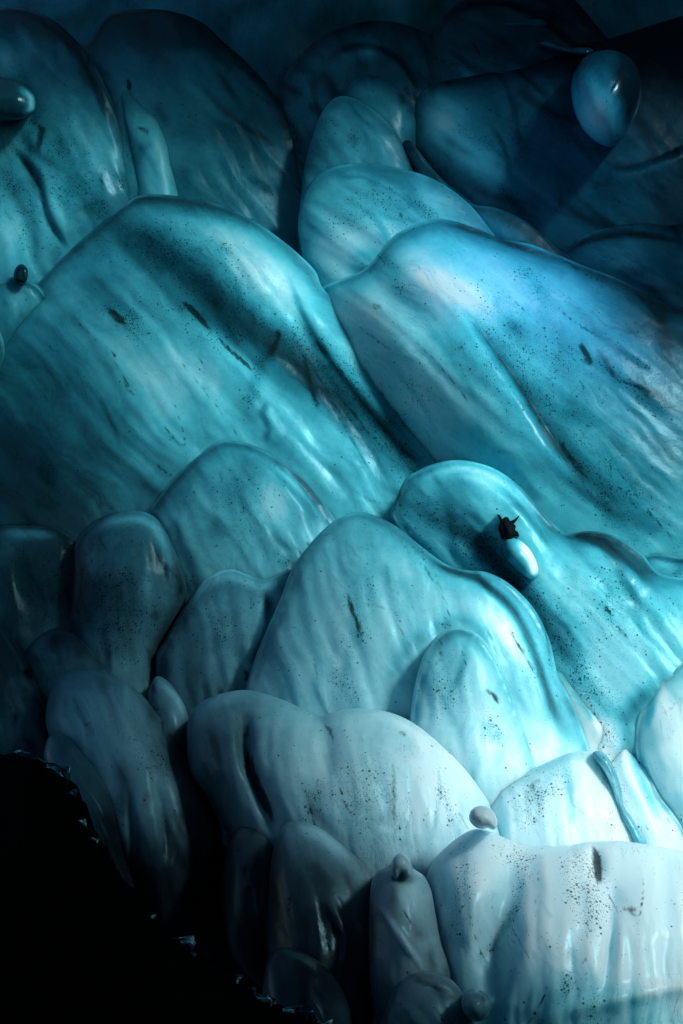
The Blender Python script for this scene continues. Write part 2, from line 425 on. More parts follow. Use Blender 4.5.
lobe('ice_bulge', 'small pale upright bulge beside the double line, above the widest left bulge', BU,
     [(121,96),(125,91),(134,90),(148,95),(163,107),(178,128),(190,158),(200,200),(200,250),(142,250),(138,205),(134,170),(130,142),(124,120)],
     0.82, 0.26, 75, 0.55, [('sink',[(165,80),(190,110),(205,160),(215,240)],32,0.5),('dirt',[(133,128),(146,130),(150,138)],3,0.6),('tone',150,160,18,40,0,0.12),('line',[(135,140),(150,160),(160,185)],3,-0.2),('tone',150,100,30,14,0,-0.25)])
lobe('ice_bulge', 'small heart shaped bulge with a dark notch on its right, near the top', BU,
     [(346,100),(350,84),(358,78),(372,75),(388,83),(402,93),(412,105),(416,130),(410,170),(380,180),(350,150)],
     0.70, 0.22, 70, 0.42, [('dirt',[(366,75),(374,77)],2,0.5)])
lobe('ice_bulge', 'broad deep blue bulge filling the upper right below the hanging drop', BU,
     [(412,150),(411,128),(413,108),(420,94),(434,84),(450,79),(480,72),(520,62),(600,40),(760,30),(760,380),(560,330),(480,250),(440,190)],
     0.45, 0.60, 45, 0.26, [('tone',440,118,30,26,50,0.42),('tone',478,160,45,16,35,0.34),('dirt',[(444,135),(450,150),(446,162)],5,0.35),('line',[(440,128),(455,145),(480,160)],4,-0.2),
      ('step',[(600,160),(625,168),(655,160),(700,140)],1,0.10,24,3),('tone',640,40,80,60,0,-0.35),('step',[(415,88),(435,80),(455,84)],1,0.06,14,2)], fold=0.15)
lobe('ice_bulge', 'arched upper bulge just left of and below the small heart shaped one', BU,
     [(298,240),(300,205),(304,170),(312,138),(322,112),(333,99),(345,96),(361,101),(381,116),(396,132),(405,148),(418,180),(440,230),(420,280),(310,290)],
     0.95, 0.30, 60, 0.48, [('dirt',[(325,165),(330,178),(328,190)],4,0.5),('grit',[(322,180),(345,185)],10,0.4),('tone',355,135,25,20,30,0.08)])
lobe('ice_fold', 'thin dark fold of ice squeezed beside the middle upper bulge', 'ice fold',
     [(403,143),(409,140),(418,150),(432,168),(450,186),(475,205),(492,224),(480,240),(450,225),(425,185),(410,160)], 1.0, 0.10, 45, 0.20, group=None)
lobe('ice_bulge', 'slim bulge wedged behind the broad right hand slope, with a dark outlined arch', BU,
     [(462,206),(482,206),(497,208),(521,218),(541,233),(557,248),(580,264),(620,310),(500,320),(470,250)], 1.10, 0.22, 40, 0.34,
     [('line',[(490,214),(520,228),(545,250)],4,-0.15)])
lobe('ice_bulge', 'low blue bulge at the right edge under the drop and its ledge', BU,
     [(552,262),(571,245),(591,232),(615,224),(640,221),(665,224),(760,232),(760,400),(600,360)], 0.95, 0.30, 35, 0.36,
     [('step',[(560,252),(600,238),(640,235),(690,243)],-1,0.04,16,2),('tone',640,270,40,20,10,0.12)])
lobe('ice_bulge', 'glossy oval topped bulge just above the valley between the two widest bulges', BU,
     [(299,235),(299,212),(305,192),(317,176),(338,166),(365,163),(388,166),(421,174),(446,186),(471,206),(492,232),(520,270),(500,340),(330,340),(308,280)],
     1.45, 0.38, 35, 0.56, [('tone',345,245,45,25,-20,0.22),('grit',[(330,225),(380,205),(420,225)],18,0.45),('tone',400,180,60,12,15,-0.12),('dirt',[(398,212),(404,218)],3,0.6)])
# --- the two big slopes
RIM = 0.32; RIML = 1.0; BEAD = 0.8
lobe('ice_bulge', 'widest teal bulge of the left half, crossed by diagonal dirt streaks under an arched rim', BU,
     [(-80,420),(-60,330),(0,302),(36,284),(50,270),(66,254),(82,239),(102,222),(122,206),(138,196),(155,194),(185,197),(210,202),(235,211),(258,223),(283,241),(302,257),(316,272),(323,288),(350,310),(410,345),(480,390),(560,450),(600,540),(560,600),(430,640),(250,690),(50,660),(-80,620)],
     2.0, 0.72, 50, 0.47,
     [('dirt',[(180,298),(195,313),(208,327),(214,334)],3.6,1.0),('dirt',[(214,334),(232,352),(248,366),(259,377)],2.2,0.95),
      ('dirt',[(105,306),(118,318),(130,326)],5,0.8),('grit',[(100,300),(125,318),(148,338)],9,1.0),('dirt',[(270,340),(278,333),(274,348),(264,362)],4.5,0.8),('dirt',[(150,330),(200,385),(262,470)],1.3,0.55),('dirt',[(296,335),(332,402),(378,486)],1.5,0.65),('dirt',[(40,330),(90,390),(120,440)],1.2,0.45),('line',[(205,300),(250,335),(300,372),(345,420),(390,480)],9,-0.22),('grit',[(200,290),(260,325),(320,370),(380,425),(420,480)],12,1.4),('dirt',[(330,385),(352,412),(380,448)],3,0.6),('grit',[(276,335),(262,365),(248,400),(243,418)],7,0.8),
      ('dirt',[(300,340),(310,382),(322,420)],3.5,0.75),('dirt',[(122,370),(130,392),(143,397)],2.2,0.7),('dirt',[(112,355),(120,372)],2,0.5),
      ('dirt',[(160,420),(175,440),(190,452)],2.5,0.55),('dirt',[(70,315),(95,338)],2,0.5),('dirt',[(75,362),(82,380)],2,0.4),('grit',[(150,300),(230,330),(300,345),(380,430),(430,490)],18,0.9),
      ('line',[(120,230),(180,280),(250,330),(330,400),(400,470)],20,-0.20),('line',[(60,270),(110,290),(160,320)],16,-0.12),('dirt',[(142,238),(155,240),(163,246)],4,0.45),('grit',[(198,238),(215,245),(235,252)],6,0.6),('dirt',[(218,275),(232,290)],3,0.5),
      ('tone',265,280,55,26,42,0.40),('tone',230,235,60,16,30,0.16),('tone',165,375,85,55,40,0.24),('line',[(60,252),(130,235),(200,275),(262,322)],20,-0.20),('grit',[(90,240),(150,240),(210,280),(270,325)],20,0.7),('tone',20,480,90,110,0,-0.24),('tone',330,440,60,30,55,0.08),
      ('tone',180,206,90,9,12,-0.22),('bump',255,272,60,30,40,0.12),('step',[(283,262),(310,330),(360,400),(420,470)],-1,0.05,25,5),
      ('step',[(262,445),(268,430),(262,412),(270,400)],1,0.015,16,3),('ridge',[(200,330),(280,400),(340,470)],9,0.035),('ridge',[(170,300),(230,345),(300,420),(350,490)],10,-0.05),
      ('ridge',[(300,330),(340,400),(400,480)],10,-0.05),('dirt',[(340,480),(370,500),(395,505)],3,0.4)])
edge_bulge = lobe('ice_bulge', 'narrow dull bulge at the left edge capped by a tiny knob', BU,
     [(-60,285),(0,281),(12,277),(26,279),(40,287),(50,303),(56,330),(60,380),(40,460),(-60,480)], 2.30, 0.30, 75, 0.42, [('sink',[(-60,480),(10,460),(50,410),(60,370)],60,0.6),('tone',25,300,20,12,0,0.12)], rim=0.15)
lobe('knob', 'tiny dark knob sitting on the narrow left edge bulge', 'ice knob',
     [(14,280),(14,272),(17,266),(22,264),(27,268),(28,275),(26,282),(20,284)], 2.42, 0.07, 80, 0.16, group=None, fold=0.1, parent=edge_bulge)
lobe('ice_bulge', 'sliver of a bright rounded bulge cut off by the left edge of the picture', BU,
     [(-40,325),(-5,326),(2,336),(5,350),(3,362),(-5,372),(-40,374)], 2.75, 0.12, 80, 0.6, fold=0.2)
lobe('ice_bulge', 'broadest bulge, filling the right half in bright blue with a dark diagonal seam', BU,
     [(300,380),(296,345),(296,322),(303,309),(311,297),(323,287),(341,279),(357,273),(368,266),(376,257),(386,244),(398,233),(417,224),(441,219),(471,226),(500,238),(530,244),(558,255),(585,266),(612,276),(640,290),(665,303),(760,345),(760,680),(600,680),(470,580),(380,470)],
     2.35, 0.80, 42, 0.56,
     [('sink',[(285,330),(300,390),(340,450),(400,520)],75,0.85),('step',[(455,300),(490,345),(515,380),(540,420),(562,455),(585,480)],1,0.16,70,6),('dirt',[(352,290),(430,355),(505,450)],1.3,0.55),('dirt',[(470,262),(540,325),(612,400)],1.3,0.5),('dirt',[(335,330),(405,425),(470,530)],1.6,0.6),('dirt',[(600,440),(640,500),(690,560)],1.6,0.6),('dirt',[(548,425),(565,450),(580,470),(598,487)],5,0.62),('dirt',[(520,395),(548,432)],3,0.4),
      ('line',[(440,290),(480,330),(510,372),(545,425),(590,480),(640,530)],12,-0.22),('line',[(560,256),(610,276),(660,303),(720,330)],20,-0.26),('line',[(610,300),(650,330),(700,350)],18,-0.14),
      ('dirt',[(578,340),(584,350),(590,362),(580,360)],4,0.8),('dirt',[(610,378),(630,384),(652,393)],2.4,0.6),('dirt',[(512,325),(518,330)],6,0.45),('tone',512,328,14,9,30,-0.2),('dirt',[(370,305),(384,308)],4,0.6),('dirt',[(458,345),(464,350)],4,0.6),
      ('dirt',[(345,318),(370,335),(403,360)],1.8,0.55),('dirt',[(420,382),(435,395),(455,412)],2,0.5),('dirt',[(425,324),(440,335)],1.8,0.4),('dirt',[(500,380),(520,400)],1.6,0.4),('dirt',[(586,420),(589,430)],3,0.5),
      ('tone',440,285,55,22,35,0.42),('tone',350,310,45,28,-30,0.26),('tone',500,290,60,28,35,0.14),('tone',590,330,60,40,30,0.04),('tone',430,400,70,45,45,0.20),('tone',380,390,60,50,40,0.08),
      ('tone',670,400,80,120,0,-0.2),('grit',[(480,300),(510,350),(540,380),(560,330)],40,0.42),('grit',[(560,440),(590,470),(630,510),(660,540)],22,0.7),('grit',[(400,400),(430,390)],40,0.2),
      ('grit',[(330,370),(370,420),(400,465),(440,520)],20,1.4),('dirt',[(375,440),(390,462),(408,482)],4,0.6),('line',[(300,340),(350,400),(400,450),(450,510)],18,-0.26),('ridge',[(300,345),(350,405),(400,455),(440,500)],14,-0.10),('bump',440,270,60,35,20,0.14),('bump',345,305,40,25,-30,0.10),
      ('ridge',[(360,268),(400,300),(440,330)],14,-0.02),('step',[(440,225),(480,232),(520,248),(560,262)],-1,0.03,14,2),('line',[(395,240),(440,228),(500,246),(560,268)],9,-0.12)], fold=0.28)
# --- third row
lobe('ice_bulge', 'pointed arch shaped bulge in the middle with a pale double band along its right rim', BU,
     [(149,513),(158,498),(170,482),(183,469),(198,456),(215,443),(230,440),(255,446),(281,461),(305,481),(324,504),(340,530),(360,600),(300,700),(190,700),(160,600)],
     3.0, 0.45, 62, 0.50,
     [('line',[(232,446),(255,455),(280,472),(300,492),(318,515)],4.5,0.28),('step',[(240,448),(262,460),(285,480),(305,502),(320,525)],1,0.05,14,2.5),('tone',275,500,22,30,40,0.28),
      ('dirt',[(220,468),(222,478),(221,486)],2.2,0.5),('dirt',[(240,492),(246,505)],3,0.4),('dirt',[(215,546),(218,548)],2.5,0.9),('grit',[(280,558),(290,565)],7,0.8),('grit',[(225,480),(265,530)],26,0.35),('dirt',[(262,505),(275,525)],2,0.4)])
lobe('ice_bulge', 'flat topped dim bulge at the left edge beside the tall rounded one', BU,
     [(-70,526),(0,524),(30,524),(55,527),(70,536),(90,555),(104,620),(110,720),(-70,740)], 3.05, 0.38, 80, 0.36, [('line',[(0,531),(60,535)],6,0.34),('dirt',[(28,522),(30,530)],2,0.6),('grit',[(30,580),(70,600),(90,640)],30,0.5)])
lobe('ice_bulge', 'tall rounded gritty bulge with a bright rim, left of the one with two humps', BU,
     [(73,575),(74,548),(80,534),(90,524),(106,515),(125,511),(145,512),(160,522),(172,544),(182,569),(187,590),(183,607),(171,628),(158,655),(150,740),(80,740),(68,650)],
     3.35, 0.42, 78, 0.40, [('line',[(80,545),(95,527),(125,518),(150,522),(165,545),(178,580)],6,0.36),('grit',[(120,560),(110,620),(90,650)],40,0.6),('tone',148,585,8,12,0,0.18),('step',[(172,560),(180,585),(182,600)],1,0.04,8,2)])
lobe('ice_bulge', 'bulge with two humps joined by a saddle, the right hump brighter', BU,
     [(155,657),(163,642),(176,620),(188,601),(201,583),(216,573),(232,569),(247,574),(262,579),(276,575),(292,570),(306,590),(300,680),(270,740),(200,760),(162,710)],
     3.5, 0.38, 82, 0.44, [('line',[(190,606),(205,585),(230,575),(262,585),(285,576)],6,0.34),('step',[(262,580),(268,610),(262,640),(250,670)],1,0.06,20,3),('line',[(258,600),(262,630),(255,650)],5,0.24),
      ('dirt',[(243,668),(248,676),(244,684)],3.5,0.8),('grit',[(210,610),(225,650)],22,0.4),('tone',190,660,25,50,0,-0.15)])
# --- right middle
lobe('ice_bulge', 'little bright bulge peeping out at the right edge above the long pebble slope', BU,
     [(634,566),(644,556),(656,553),(674,556),(760,575),(760,660),(660,620)], 3.05, 0.16, 40, 0.50, [('tone',665,563,14,7,20,0.2)])
lobe('ice_bulge', 'long slope on the right with a wavy rim, holding the egg shaped ice pocket', BU,
     [(392,520),(398,494),(406,478),(419,470),(437,463),(461,460),(491,467),(516,483),(536,504),(551,521),(567,533),(591,531),(616,537),(641,553),(660,573),(760,610),(760,860),(600,820),(520,700),(460,600)],
     3.45, 0.52, 50, 0.54,
     [('grit',[(400,500),(430,512),(470,535),(520,590),(560,640),(590,690),(610,705)],13,1.6),('line',[(400,500),(450,525),(500,565),(550,630),(600,700)],13,-0.34),('tone',480,475,40,10,18,0.25),
      ('line',[(425,476),(470,470),(510,490),(545,525)],5,0.22),('step',[(430,478),(470,472),(505,490),(535,525),(560,560)],1,0.06,18,2.5),
      ('dirt',[(602,604),(614,618)],2.6,0.8),('dirt',[(616,625),(630,640)],1.8,0.7),('line',[(570,545),(610,590),(650,640),(683,680)],2.5,-0.12),('line',[(565,535),(600,540),(630,560),(655,585)],9,-0.3),
      ('step',[(567,534),(595,540),(625,560),(655,590)],1,0.07,30,4),('tone',590,650,50,40,45,0.10),('tone',545,580,40,40,45,0.06),('grit',[(590,560),(640,660)],40,0.25),
      ('line',[(600,705),(625,715),(640,700),(665,680)],10,-0.34),('line',[(626,712),(628,740),(634,780)],9,-0.36),('tone',600,740,20,26,20,0.30),('grit',[(590,700),(610,760)],14,0.7)])
lobe('ice_bulge', 'pale bulge at the right edge whose left side drops from a dark forked seam', BU,
     [(760,630),(700,652),(683,661),(662,679),(645,698),(636,718),(634,745),(640,775),(652,800),(670,835),(690,880),(760,900)], 3.85, 0.34, 70, 0.72,
     [('line',[(640,760),(652,785),(668,815)],4,-0.3),('dirt',[(665,705),(668,720)],2.5,0.5),('step',[(640,745),(650,780),(668,812)],-1,0.06,16,3),('tone',670,770,30,50,0,0.2),('dirt',[(668,812),(675,825)],4,0.4)], rim=0.3)
lobe('ice_bulge', 'fluted bright bulge squeezed between the dark ribbon and the pale right edge bulge', BU,
     [(590,770),(600,742),(611,724),(628,712),(642,728),(656,785),(690,840),(700,920),(640,920),(605,840)], 3.98, 0.20, 70, 0.70,
     [('sink',[(595,745),(628,708),(648,735)],26,0.45),('line',[(618,725),(612,745),(603,765)],3,-0.3),('line',[(628,720),(634,760),(650,800),(664,830)],5,-0.35),('dirt',[(664,812),(672,828)],3,0.4),('grit',[(600,740),(620,800)],10,0.5)], rim=0.3)
lobe('ice_bulge', 'narrow spindle shaped bulge between the big central dome and the forked seam', BU,
     [(543,640),(552,650),(566,668),(582,690),(598,708),(612,722),(606,750),(600,790),(585,790),(572,740),(556,690)], 3.8, 0.14, 58, 0.66,
     [('line',[(556,662),(580,700),(600,730)],3,-0.3),('tone',598,728,8,12,0,0.3)], rim=0.3)
lobe('ice_bulge', 'big central dome of pale ice with a thick glassy lip down its right side', BU,
     [(240,720),(245,690),(256,655),(270,622),(283,592),(291,571),(305,550),(323,530),(341,517),(356,512),(371,514),(396,526),(421,546),(446,564),(466,570),(486,572),(507,582),(527,600),(541,620),(551,645),(558,675),(571,700),(581,725),(590,755),(590,860),(480,870),(330,800),(250,760)],
     4.0, 0.62, 72, 0.58,
     [('dirt',[(312,640),(316,670),(320,705)],1.6,0.45),('dirt',[(400,560),(398,600),(392,640)],1.4,0.4),('dirt',[(470,600),(492,640),(505,700)],1.4,0.45),('dirt',[(346,585),(352,610),(360,630),(363,648)],3.2,0.75),('grit',[(352,590),(362,645)],7,0.8),('dirt',[(355,607),(375,605),(390,612)],3,0.45),('dirt',[(345,520),(356,525)],5,0.3),
      ('step',[(400,536),(440,566),(480,580),(510,606),(530,640),(545,685),(560,735)],1,0.09,26,3),('line',[(440,566),(480,582),(512,610),(532,650),(550,700),(565,745)],5,-0.34),('line',[(470,590),(500,625),(520,665)],14,0.20),
      ('dirt',[(507,628),(525,655),(541,683)],2,0.75),('tone',350,560,70,30,0,-0.02),('line',[(385,700),(400,660),(425,635),(465,622),(500,650),(520,700)],8,-0.20),('tone',440,600,70,26,30,0.06),
      ('line',[(545,690),(560,720),(578,745)],9,-0.25),('tone',555,735,14,20,0,0.1),('line',[(320,640),(315,700)],6,-0.1),('tone',290,650,22,50,15,-0.10),('dirt',[(400,538),(430,562),(470,585)],3,0.4)],rim=0.28)
lobe('ice_bulge', 'smaller pale dome standing inside the lower right of the big central dome', BU,
     [(400,760),(408,730),(412,700),(418,672),(427,648),(442,632),(460,627),(480,636),(497,660),(511,692),(523,728),(538,790),(505,840),(420,840)],
     4.62, 0.34, 82, 0.60, [('dirt',[(484,688),(492,694),(501,705)],3,0.7),('dirt',[(436,695),(446,696)],2.5,0.4),('dirt',[(443,645),(441,665)],2,0.5),('dirt',[(431,668),(434,678)],2,0.4),('grit',[(440,650),(450,720)],16,0.4),('line',[(430,650),(460,634),(490,660)],6,-0.14)],rim=0.25)
POWER = 0.52; RIM = 0.12; RIML = 0.4; BEAD = 0.0
# --- lower left
lobe('ice_bulge', 'low dull hump with a dark dent, between the left edge bulge and tall grey one', BU,
     [(8,700),(18,665),(30,645),(45,632),(60,628),(78,637),(93,652),(106,672),(110,730),(40,740)], 3.9, 0.22, 70, 0.34, [('tone',60,640,10,10,0,-0.2),('bump',60,640,10,10,0,-0.06)])
lobe('ice_bulge', 'dark pointed bulge cut by the left edge, with a small glint hole near its rim', BU,
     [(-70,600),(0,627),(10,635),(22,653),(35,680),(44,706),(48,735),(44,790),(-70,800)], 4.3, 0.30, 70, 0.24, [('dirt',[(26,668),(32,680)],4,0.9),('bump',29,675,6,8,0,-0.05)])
lobe('ice_bulge', 'thin leaf shaped bulge tucked behind the tall grey one, its right rim lit', BU,
     [(148,700),(152,682),(158,676),(170,683),(183,702),(190,724),(192,770),(205,810),(175,820),(150,760)], 4.15, 0.20, 75, 0.36, [('line',[(160,680),(178,700),(187,722)],4,0.25)])
lobe('ice_bulge', 'tall smooth grey bulge leaning right above the broken black bank', BU,
     [(46,725),(48,700),(54,682),(64,672),(78,668),(94,668),(115,676),(140,693),(160,718),(179,748),(200,780),(213,808),(222,832),(216,880),(190,960),(140,960),(105,880),(72,800)],
     4.6, 0.46, 72, 0.47, [('ridge',[(128,780),(132,830),(134,900)],4,-0.04),('ridge',[(150,770),(162,810),(168,860)],4,-0.04),('line',[(125,720),(150,770),(170,820)],22,0.14),('line',[(48,730),(60,685),(90,675)],14,-0.14),
      ('grit',[(140,740),(180,780)],14,0.6),('line',[(140,690),(175,740),(205,800)],7,-0.15),('tone',150,900,80,50,0,-0.4)])
lobe('ice_bulge', 'small folded bulge leaning on the foot of the tall grey one, over the black bank', BU,
     [(44,760),(48,738),(56,733),(68,738),(84,755),(100,776),(114,802),(124,850),(136,900),(110,920),(70,840)], 5.0, 0.20, 60, 0.34, [('tone',110,880,40,50,0,-0.25)])
lobe('ice_bulge', 'unlit bulge almost lost in shadow at the foot of the wall', BU,
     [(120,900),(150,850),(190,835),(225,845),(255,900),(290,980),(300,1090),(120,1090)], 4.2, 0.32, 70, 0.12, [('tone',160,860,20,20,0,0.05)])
# --- lower middle
lobe('ice_bulge', 'wide bulge with two low humps and a dark gash down its left half', BU,
     [(187,750),(189,716),(200,703),(220,694),(245,690),(270,695),(295,705),(318,717),(330,713),(345,709),(368,709),(392,713),(415,724),(440,744),(465,769),(480,789),(490,806),(500,860),(450,920),(350,930),(250,880),(230,840),(206,795),(192,775)],
     4.9, 0.52, 80, 0.60,
     [('dirt',[(243,738),(248,760),(256,785),(266,805),(278,830)],6,1.0),('dirt',[(246,720),(245,742)],4,0.6),('ridge',[(244,712),(250,765),(275,828)],8,-0.10),('dirt',[(318,720),(330,730),(334,745)],3,0.6),('ridge',[(318,712),(326,740),(330,780)],9,-0.06),
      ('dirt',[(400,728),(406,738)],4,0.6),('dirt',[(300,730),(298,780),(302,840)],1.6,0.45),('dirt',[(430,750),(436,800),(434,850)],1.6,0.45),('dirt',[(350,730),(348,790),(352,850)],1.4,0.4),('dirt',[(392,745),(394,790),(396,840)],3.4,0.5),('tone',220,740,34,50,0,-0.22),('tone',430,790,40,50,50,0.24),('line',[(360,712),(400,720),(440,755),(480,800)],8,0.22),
      ('grit',[(350,760),(380,830)],30,0.3),('tone',300,760,40,40,0,0.04),('line',[(196,712),(220,700),(250,694)],6,0.12)])
tent = lobe('ice_bulge', 'white tent shaped bulge under the forked seam', BU,
     [(482,830),(486,797),(499,787),(520,776),(543,764),(566,754),(581,751),(596,754),(606,764),(616,784),(625,805),(634,824),(646,846),(650,920),(500,920)],
     4.7, 0.30, 78, 0.72,
     [('grit',[(540,780),(525,810),(560,770)],14,0.9),('dirt',[(545,775),(530,790),(524,808)],6,0.45),('line',[(566,765),(570,790),(572,840)],6,-0.40),('tone',600,810,16,30,0,0.2),('tone',540,840,40,10,0,0.1)],rim=0.3)
lobe('ribbon', 'dark twisted ribbon of ice hanging down the right side of the white tent shaped bulge', 'ice ribbon',
     [(592,754),(599,751),(608,758),(615,770),(621,788),(624,806),(632,818),(640,832),(647,843),(636,846),(629,832),(622,820),(617,806),(611,788),(604,772)],
     4.84, 0.07, 65, 0.22, [('line',[(600,760),(614,785),(618,805)],2.2,0.5)], group=None, rim=0.1, parent=tent)
# --- bottom
dome = lobe('ice_bulge', 'largest nearly white bulge of the bottom corner, with a short black cleft and small knob', BU,
     [(423,900),(427,874),(434,860),(445,848),(460,836),(475,829),(491,832),(510,840),(526,846),(548,846),(570,845),(591,841),(620,841),(650,845),(683,851),(770,862),(770,1110),(470,1110),(438,1000),(426,950)],
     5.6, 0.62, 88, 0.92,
     [('grit',[(500,845),(520,860),(530,880)],10,0.6),('tone',480,950,80,110,0,-0.22),('tone',560,1000,90,40,0,-0.12),('ridge',[(522,838),(512,880),(498,930),(486,1000)],20,-0.16),('line',[(522,846),(512,880),(498,930),(486,1000)],14,-0.12),('bump',472,890,34,60,0,0.12),
      ('dirt',[(593,844),(597,858),(598,874),(600,888)],4.5,1.0),('ridge',[(594,842),(598,880)],7,-0.07),('grit',[(575,850),(588,900),(592,930)],16,0.85),('dirt',[(620,908),(632,910),(640,905)],4,0.55),('dirt',[(626,912),(640,916)],3,0.5),
      ('ridge',[(612,880),(612,930),(606,980)],6,-0.05),('line',[(612,880),(612,930),(606,980)],7,-0.2),('tone',650,890,60,50,0,0.25),('ridge',[(560,1012),(620,998),(683,986),(740,980)],9,0.04),('line',[(600,843),(650,848),(700,855)],7,-0.22)], rim=0.10)
lobe('ice_bulge', 'rounded bulge lit on its upper right side, left of the bottle shaped one', BU,
     [(268,900),(271,862),(277,836),(285,824),(300,821),(320,828),(341,844),(361,861),(374,877),(382,920),(378,980),(360,1060),(290,1040),(268,960)],
     5.5, 0.36, 75, 0.40, [('line',[(295,825),(325,836),(352,862)],9,0.34),('tone',290,930,40,50,0,-0.2),('ridge',[(330,900),(345,940),(340,980)],4,0.03),('tone',310,900,12,8,0,0.06)])
lobe('ice_bulge', 'dim narrow bulge just left of the rounded lit one, below the gash', BU,
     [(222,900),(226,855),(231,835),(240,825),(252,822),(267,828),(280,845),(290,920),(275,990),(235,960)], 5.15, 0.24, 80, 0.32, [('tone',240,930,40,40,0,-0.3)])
bottle = lobe('ice_bulge', 'bottle shaped bulge with a nipple on its shoulder, low in the middle', BU,
     [(369,930),(370,893),(373,878),(380,870),(389,868),(394,860),(400,855),(407,858),(413,868),(424,876),(431,890),(436,915),(442,942),(452,980),(440,1040),(385,1040),(370,980)],
     5.9, 0.26, 78, 0.48, [('ridge',[(380,905),(400,935),(425,970)],3,0.03),('line',[(378,905),(400,935),(425,970)],3,0.2),('step',[(385,872),(400,880),(420,878)],1,0.03,10,2),('line',[(392,880),(394,910)],4,-0.2),('tone',410,900,14,30,0,0.15)])
lobe('knob', 'blunt nub on the shoulder of the bottle shaped bulge', 'ice knob',
     [(391,874),(392,862),(396,855),(402,853),(408,857),(412,866),(412,874),(407,878),(402,872),(397,879)], 6.10, 0.07, 85, 0.75, [('line',[(395,862),(394,876)],2,-0.3)], group=None, fold=0.1, parent=bottle)
lobe('ice_bulge', 'low dark dome with a lit rim at the bottom edge, left of centre', BU,
     [(262,1000),(266,965),(273,952),(283,947),(295,949),(311,956),(326,968),(340,985),(352,1020),(352,1100),(262,1100)], 6.15, 0.26, 60, 0.30, [('step',[(285,952),(310,962),(330,985)],1,0.03,10,2),('line',[(285,952),(312,962),(332,984)],3,0.25)])
lobe('ice_bulge', 'flattened bulge at the bottom edge between the bottle shaped one and a small ball', BU,
     [(376,1040),(386,1008),(397,985),(412,974),(431,971),(449,978),(462,992),(472,1020),(474,1100),(376,1100)], 6.4, 0.20, 60, 0.46, [('ridge',[(405,978),(435,988),(460,1000)],2.5,-0.03),('tone',400,1040,40,20,0,-0.2)])
lobe('ice_ball', 'small ball of ice at the bottom edge beside the flattened bulge', 'ice ball',
     [(461,1003),(465,993),(473,989),(482,991),(489,998),(491,1008),(486,1018),(476,1022),(466,1017)], 6.6, 0.12, 60, 0.52, group=None, fold=0.1)
lobe('knob', 'pale knob', 'ice knob',
     [(470,822),(469,815),(472,809),(478,806),(486,806),(493,811),(497,819),(497,827),(493,830),(488,828),(483,829),(477,828)], 5.95, 0.10, 85, 1.15, group=None, fold=0.1, rim=0.1, parent=dome)
lobe('ice_ledge', 'thin wet ledge of ice catching light at the top left of the hanging drop', 'ice ledge',
     [(540,43),(548,41),(560,46),(572,48),(584,47),(594,50),(588,55),(574,54),(558,50),(547,47)], 0.95, 0.06, 20, 0.45, group=None, fold=0.3)
lobe('ice_ledge', 'small curled ledge of clear ice near the top edge, above the wet ledge', 'ice ledge',
     [(505,24),(514,21),(528,20),(540,19),(548,23),(540,28),(526,27),(514,28)], 1.10, 0.07, 10, 0.40, group=None, fold=0.3)
# --- hanging and embedded pieces
lobe('ice_drop', 'smooth egg shaped drop of blue ice hanging in the dark top right corner', 'ice drop',
     [(571,92),(573,76),(580,62),(590,54),(604,50),(620,52),(633,61),(640,77),(641,95),(637,112),(630,127),(622,139),(611,147),(598,143),(585,132),(575,113)],
     1.55, 0.34, 85, 0.58, [('tone',608,62,36,24,0,-0.3),('tone',640,100,20,60,10,-0.3),('tone',594,118,22,26,20,0.30),('tone',625,75,14,40,10,-0.2),('tone',630,80,12,50,15,-0.3),('line',[(614,86),(618,100),(614,120)],2.5,0.12),('step',[(622,60),(632,90),(624,130)],-1,0.03,10,2)], group=None, fold=0.15)
lobe('ice_drop', 'small glassy dome jutting in from the upper left edge', 'ice drop',
     [(-40,78),(2,77),(18,80),(30,88),(36,100),(34,111),(24,118),(8,121),(-40,121)], 1.35, 0.22, 80, 0.10, [('line',[(18,86),(31,98),(32,108),(22,116)],4,0.7)], group=None, fold=0.15)
pocket = lobe('ice_pocket', 'egg shaped white ice pocket with one dark half, under the frozen debris', 'ice pocket',
     [(503,543),(505,538),(511,536),(518,539),(527,546),(534,556),(538,567),(538,575),(533,580),(526,577),(517,570),(508,561),(503,552)], 3.92, 0.10, 55, 0.45,
     [('line',[(518,540),(530,553),(535,570),(528,578)],5,0.9),('line',[(506,540),(510,556)],4,-0.1)], group=None, fold=0.1, rim=0.2)
lobe('debris_scrap', 'dark ragged scrap of frozen debris with a claw shaped tip above the white ice pocket', 'debris',
     [(497,514),(500,515),(502,519),(505,517),(508,517),(510,521),(513,520),(516,518),(520,515),(517,520),(514,524),(516,526),(515,530),(518,532),(519,537),(514,536),(511,541),(505,538),(502,540),(500,533),(498,528),(500,522)], 3.98, 0.03, 55, 0.02, [('ridge',[(504,518),(511,538)],2,0.02)], mat=SCRAP, group=None, fold=0.2, step=1.2)

SUN = (0.60, -0.42, 0.68); SUNE = 5.0; SUNA = 11; SKY = 0.09
VR = (11, 11, 9); GAP = (-150, -80, 5)
LIT_AREAS = [[(215,240),(330,190),(430,225),(540,225),(620,285),(670,380),(760,450),(900,500),(900,1350),(640,1300),(490,1040),(420,920),(365,840),(290,790),(240,740),(300,660),(340,570),(245,500),(145,415),(120,310)],
            [(-60,150),(60,120),(160,105),(210,150),(190,190),(130,200),(-40,280)],
            [(290,150),(400,110),(490,100),(505,175),(430,190),(360,165)],
            [(575,95),(610,80),(645,105),(635,150),(600,160),(575,130)]]  # wall areas to be lit, cut as holes in the unseen vault
# ------------------------------------------------------------------ the setting
def nz(x, y, s=0): return float(fbm(np.array([x]), np.array([y]), s, 4)[0])

